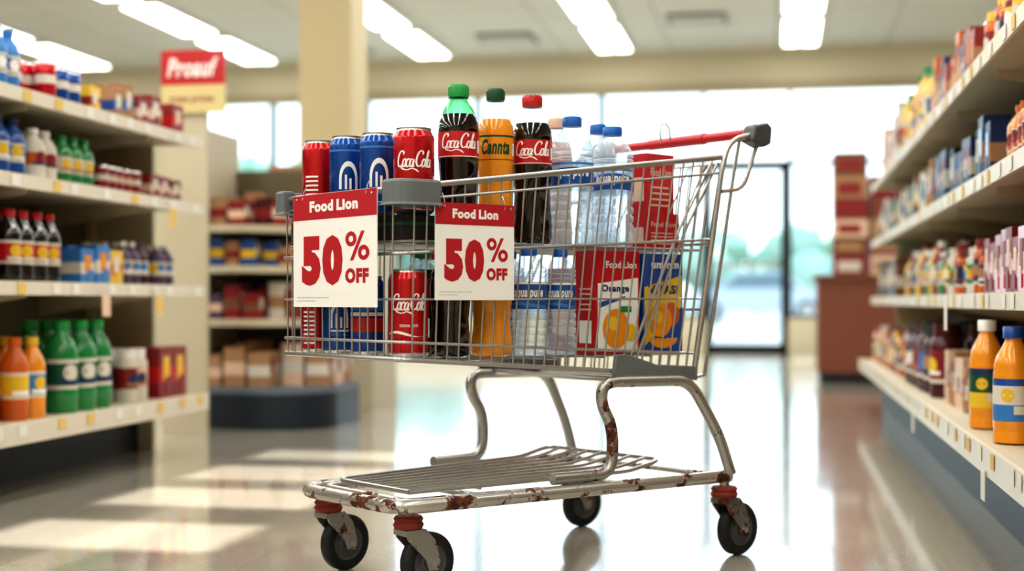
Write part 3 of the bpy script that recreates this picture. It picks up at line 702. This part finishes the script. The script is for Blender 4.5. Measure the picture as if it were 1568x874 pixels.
soda(.304,-.15,SH,.0455,.338,COLA,CLEAR,REDL,REDL,'script',WHITE,'soda_bottle')
soda(.057,-.168,FL,.0445,.235,COLA,CLEAR,REDL,COLA,'',WHITE,'soda_bottle')
soda(.172,-.168,FL,.045,.235,ORANGE,CLEAR,ORNG2,ORANGE,'',WHITE,'soda_bottle')
soda(.06,-.06,FL,.042,.235,COLA,CLEAR,GREEN,DGREEN,'',WHITE,'soda_bottle')
soda(.15,.04,FL,.042,.235,COLA,CLEAR,REDL,REDL,'',WHITE,'soda_bottle')
soda(.26,-.08,FL,.038,.235,GREEN,CLEARG,YELLOW,YELLOW,'',WHITE,'soda_bottle')
soda(.5065,0.0,SH,.040,.318,PINK,CLEAR,PINK,ORNG2,'',WHITE,'juice_bottle')
CAPB=mat('blue_cap','#1a62bd',0,.35)
FILM=clearmat('label_film','#cfe0f2','#e8f0f8',.3,.2,.35,.8)
def water(u,v,z,R,H,l0=.44,l1=.64,full=False):
    b=MB(); p=phi(u,v)
    pr=[(0,.008),(.5,.012),(.8,0),(.95,.015),(1,.04)]
    def ribs(a,c,n):
        out=[]
        for k in range(n):
            z0=a+(c-a)*k/n; d=(c-a)/n
            out+=[(1,z0),(1,z0+d*.5),(.92,z0+d*.75)]
        out.append((1,c)); return out
    pr+=ribs(.07,l0-.01,5); i0=len(pr); pr+=[(1.01,l0),(1.01,l1)]; pr+=ribs(l1+.01,l1+.10,2)
    pr+=[(.96,l1+.13),(.85,.82),(.62,.875),(.42,.905),(.40,.915),(.46,.917),(.46,.922),(.40,.924)]; ic=len(pr)-1
    pr+=[(.45,.926),(.46,.935),(.46,.99),(.42,1),(0,1)]
    pts=[(r*R,z_*H) for r,z_ in pr]
    ms=[((BLUE if full else CLEARB) if j==i0 else (CAPB if j>=ic else CLEARB)) for j in range(len(pr)-1)]
    b.lathe(pts,ms,40)
    c=(l0+l1)/2*H; RL=R*1.01; hh=(l1-l0)/2*H
    if not full:
        wrap(b,ribbon2d(lambda t:(-R*1.5+3*R*t,hh*(.1+.5*math.sin(t*3.1)))  ,lambda t:(-R*1.5+3*R*t,-hh*(.9-.2*math.sin(t*3.1))),24),BLUE,RL,p,c,.0003)
        wrap(b,rect2d(-R*1.5,hh*.8,R*1.5,hh*.98,20),LBLUE,RL,p,c,.0003)
        b.lathe([(RL-.0004,c-hh),(RL-.0004,c+hh)],FILM,40)
    wrap(b,text2d('aqua pure',(-R*.85,-hh*.35,R*.85,hh*.4),.03,.2,.004),WHITE,RL,p,c,.0009)
    if full:
        wrap(b,ribbon2d(lambda t:(-R*1.2+2.4*R*t,-hh*.6+hh*.12*math.sin(t*5)),lambda t:(-R*1.2+2.4*R*t,-hh*.8+hh*.12*math.sin(t*5+.6))),LBLUE,RL,p,c)
        wrap(b,rect2d(-R*1.3,hh*.82,R*1.3,hh*.98,16),WHITE,RL,p,c)
    place(b,'water_bottle',u,v,z)
water(.4116,-.165,SH,.0497,.297); water(.540,-.165,SH,.050,.284); water(.60,-.05,SH,.045,.305)
water(.268,-.18,FL,.041,.241,.43,.68,True); water(.358,-.185,FL,.036,.240,.43,.68,True)
water(.36,.0,FL,.038,.24,.43,.66,True); water(.25,.09,FL,.038,.24,.43,.66,True)

def carton(name,u0,u1,v0,v1,z,h,main,rot=0,design=None):
    b=MB(); w=u1-u0; d=v1-v0
    b.box((0,0,0),(w,d,h),main)
    MN=Matrix.Rotation(rad(90),4,'X')
    MS=Matrix.Translation((0,d,0))@Matrix.Rotation(rad(-90),4,'Z')@Matrix.Rotation(rad(90),4,'X')
    if design=='red':
        flat(b,text2d('Food Lion',(w*.22,h*.83,w*.92,h*.90),.04),WHITE,MN,.0012)
        flat(b,ribbon2d(lambda t:(w*.04+w*.92*t,h*(.68+.06*t)),lambda t:(w*.04+w*.92*t,h*.03),10),WHITE,MN,.0006)
        flat(b,text2d('Orange',(w*.12,h*.58,w*.75,h*.67),.045),NAVY,MN,.0012)
        flat(b,ribbon2d(lambda t:(w*(.06+.6*t),h*(.50+.06*t)),lambda t:(w*(.06+.6*t),h*(.44+.1*t)),8),BLUE,MN,.0012)
        flat(b,arch2d(w*.45,h*.24,0,w*.30,0,360,28,1.1),ORANGE,MN,.0014); flat(b,arch2d(w*.78,h*.2,0,w*.15,0,360,24),YELLOW,MN,.0010)
        flat(b,arch2d(w*.38,h*.29,0,w*.12,0,360,20),YELLOW,MN,.0018)
        flat(b,rect2d(w*.55,h*.40,w*.8,h*.46,2),GREEN,MN,.0018)
        flat(b,rect2d(d*.2,h*.1,d*.8,h*.32,2),WHITE,MS,.0008)
        for k in range(5): flat(b,rect2d(d*.2,h*(.42+.05*k),d*.8,h*(.435+.05*k),2),PINK,MS,.0008)
    elif design=='blue':
        flat(b,text2d('ummm',(w*.2,h*.85,w*.9,h*.91),.04),WHITE,MN,.0012)
        flat(b,ribbon2d(lambda t:(w*.03+w*.94*t,h*(.66+.12*t)),lambda t:(w*.03+w*.94*t,h*(.06+.40*t)),10),YELLOW,MN,.0006)
        flat(b,text2d('VITASI',(w*.12,h*.59,w*.88,h*.68),.045),NAVY,MN,.0012)
        flat(b,arch2d(w*.42,h*.32,0,w*.30,0,360,28),ORANGE,MN,.0014); flat(b,arch2d(w*.70,h*.38,0,w*.22,0,360,24),ORNG2,MN,.0012)
        flat(b,arch2d(w*.5,h*.14,w*.05,w*.36,180,360,20,.5),ORANGE,MN,.0016); flat(b,arch2d(w*.36,h*.36,0,w*.12,0,360,20),YELLOW,MN,.0018)
        flat(b,rect2d(d*.2,h*.1,d*.8,h*.3,2),WHITE,MS,.0008)
    else:
        flat(b,text2d('Food Lion',(w*.12,h*.62,w*.88,h*.76),.02),PINK,MN,.0012)
        for k in range(4): flat(b,rect2d(w*.12,h*(.12+.1*k),w*.8,h*(.15+.1*k),2),PINK,MN,.0008)
        flat(b,rect2d(d*.15,h*.2,d*.85,h*.6,2),PINK,MS,.0008)
    M=CARTM@Matrix.Translation((u0,v0,z))@Matrix.Rotation(rad(rot),4,'Z')
    return b.obj(name,M=M,smooth=False)
carton('juice_carton',.44,.58,-.215,-.145,FL,.238,REDL,0,'red')
carton('juice_carton',.592,.725,-.215,-.145,FL,.234,BLUE,0,'blue')
carton('snack_box',.645,.755,-.175,-.10,SH,.085,REDL)
carton('snack_box',.655,.755,-.165,-.10,SH+.086,.145,REDL,4)
carton('snack_box',.48,.70,-.12,.0,FL,.2,DRED)

# ------------------------------------------------------------ SALE SIGNS
def sign(p0,p1,zt,zb):
    P0=Vector((p0[0],p0[1],zb)); ex=(Vector((p1[0],p1[1],zb))-P0); Wd=ex.length; ex.normalize(); ez=Vector((0,0,1)); n=ex.cross(ez)
    M=Matrix(((ex.x,ez.x,n.x,P0.x),(ex.y,ez.y,n.y,P0.y),(ex.z,ez.z,n.z,P0.z),(0,0,0,1)))
    H=zt-zb; b=MB()
    b.box((0,0,-.002),(Wd,H,0),mat('sign_white','#f3f2ee',0,.45))
    f=.0005
    I=Matrix.Identity(4)
    SR=mat('sign_red','#b51c28',0,.45)
    flat(b,rect2d(0,H*.775,Wd,H,2),SR,I,f)
    flat(b,text2d('Food',(Wd*.21,H*.84,Wd*.50,H*.94),.055),WHITE,I,2*f)
    flat(b,text2d('Lion',(Wd*.54,H*.84,Wd*.79,H*.94),.055),WHITE,I,2*f)
    flat(b,text2d('5',(Wd*.11,H*.19,Wd*.345,H*.63),.075),SR,I,f)
    flat(b,text2d('0',(Wd*.365,H*.19,Wd*.61,H*.63),.075),SR,I,f)
    px0,px1,py0,py1=Wd*.64,Wd*.92,H*.40,H*.65; pw=px1-px0; ph=py1-py0
    for cx_,cy_ in((.24,.74),(.76,.26)):
        vs=[];fs=[]
        for i in range(25):
            a=2*math.pi*i/24
            for r in(.42,1.0): vs.append((px0+pw*(cx_+.23*r*math.cos(a)),py0+ph*(cy_+.26*r*math.sin(a))))
        for i in range(24): fs.append((2*i,2*i+1,2*i+3,2*i+2))
        flat(b,(vs,fs),SR,I,f)
    flat(b,([(px0+pw*.2,py0),(px0+pw*.34,py0),(px0+pw*.80,py1),(px0+pw*.66,py1)],[(0,1,2,3)]),SR,I,f)
    flat(b,text2d('OFF',(Wd*.64,H*.205,Wd*.91,H*.335),.06),SR,I,f)
    flat(b,text2d('Valid while supplies last. See store for details',(Wd*.05,H*.075,Wd*.45,H*.09),.0),GREYP,I,f)
    flat(b,text2d('Limit one per customer',(Wd*.05,H*.045,Wd*.28,H*.06),.0),GREYP,I,f)
    for x in(.05,.95): b.lathe([(0,0),(.003,0),(.003,.002),(0,.003)],SILVER,12,Matrix.Translation((Wd*x,H*.96,f)))
    for x in(.12,.88): b.tube([(Wd*x,H-.01,.001),(Wd*x,H+.01,-.004),(Wd*x,H+.02,-.010)],.0012,WIRE,6)
    return b.obj('sale_sign',M=CARTM@M,smooth=False)
sign((-.141,.150),(-.141,-.182),.852,.606)
sign((-.042,-.249),(.163,-.256),.824,.621)

# ------------------------------------------------------------ CAMERA
cd=bpy.data.cameras.new('camera'); cam=bpy.data.objects.new('camera',cd); COL.objects.link(cam)
cam.location=(0,0,.62); cam.rotation_euler=(rad(90),0,rad(10.56)); cd.lens=50; cd.sensor_width=36; cd.shift_y=.0147
cd.dof.use_dof=True; cd.dof.focus_distance=3.06; cd.dof.aperture_fstop=1.7; cd.clip_end=300
S.camera=cam
S.view_settings.view_transform='Standard'
try: S.view_settings.look='Medium High Contrast'
except Exception as e: print('look',e)
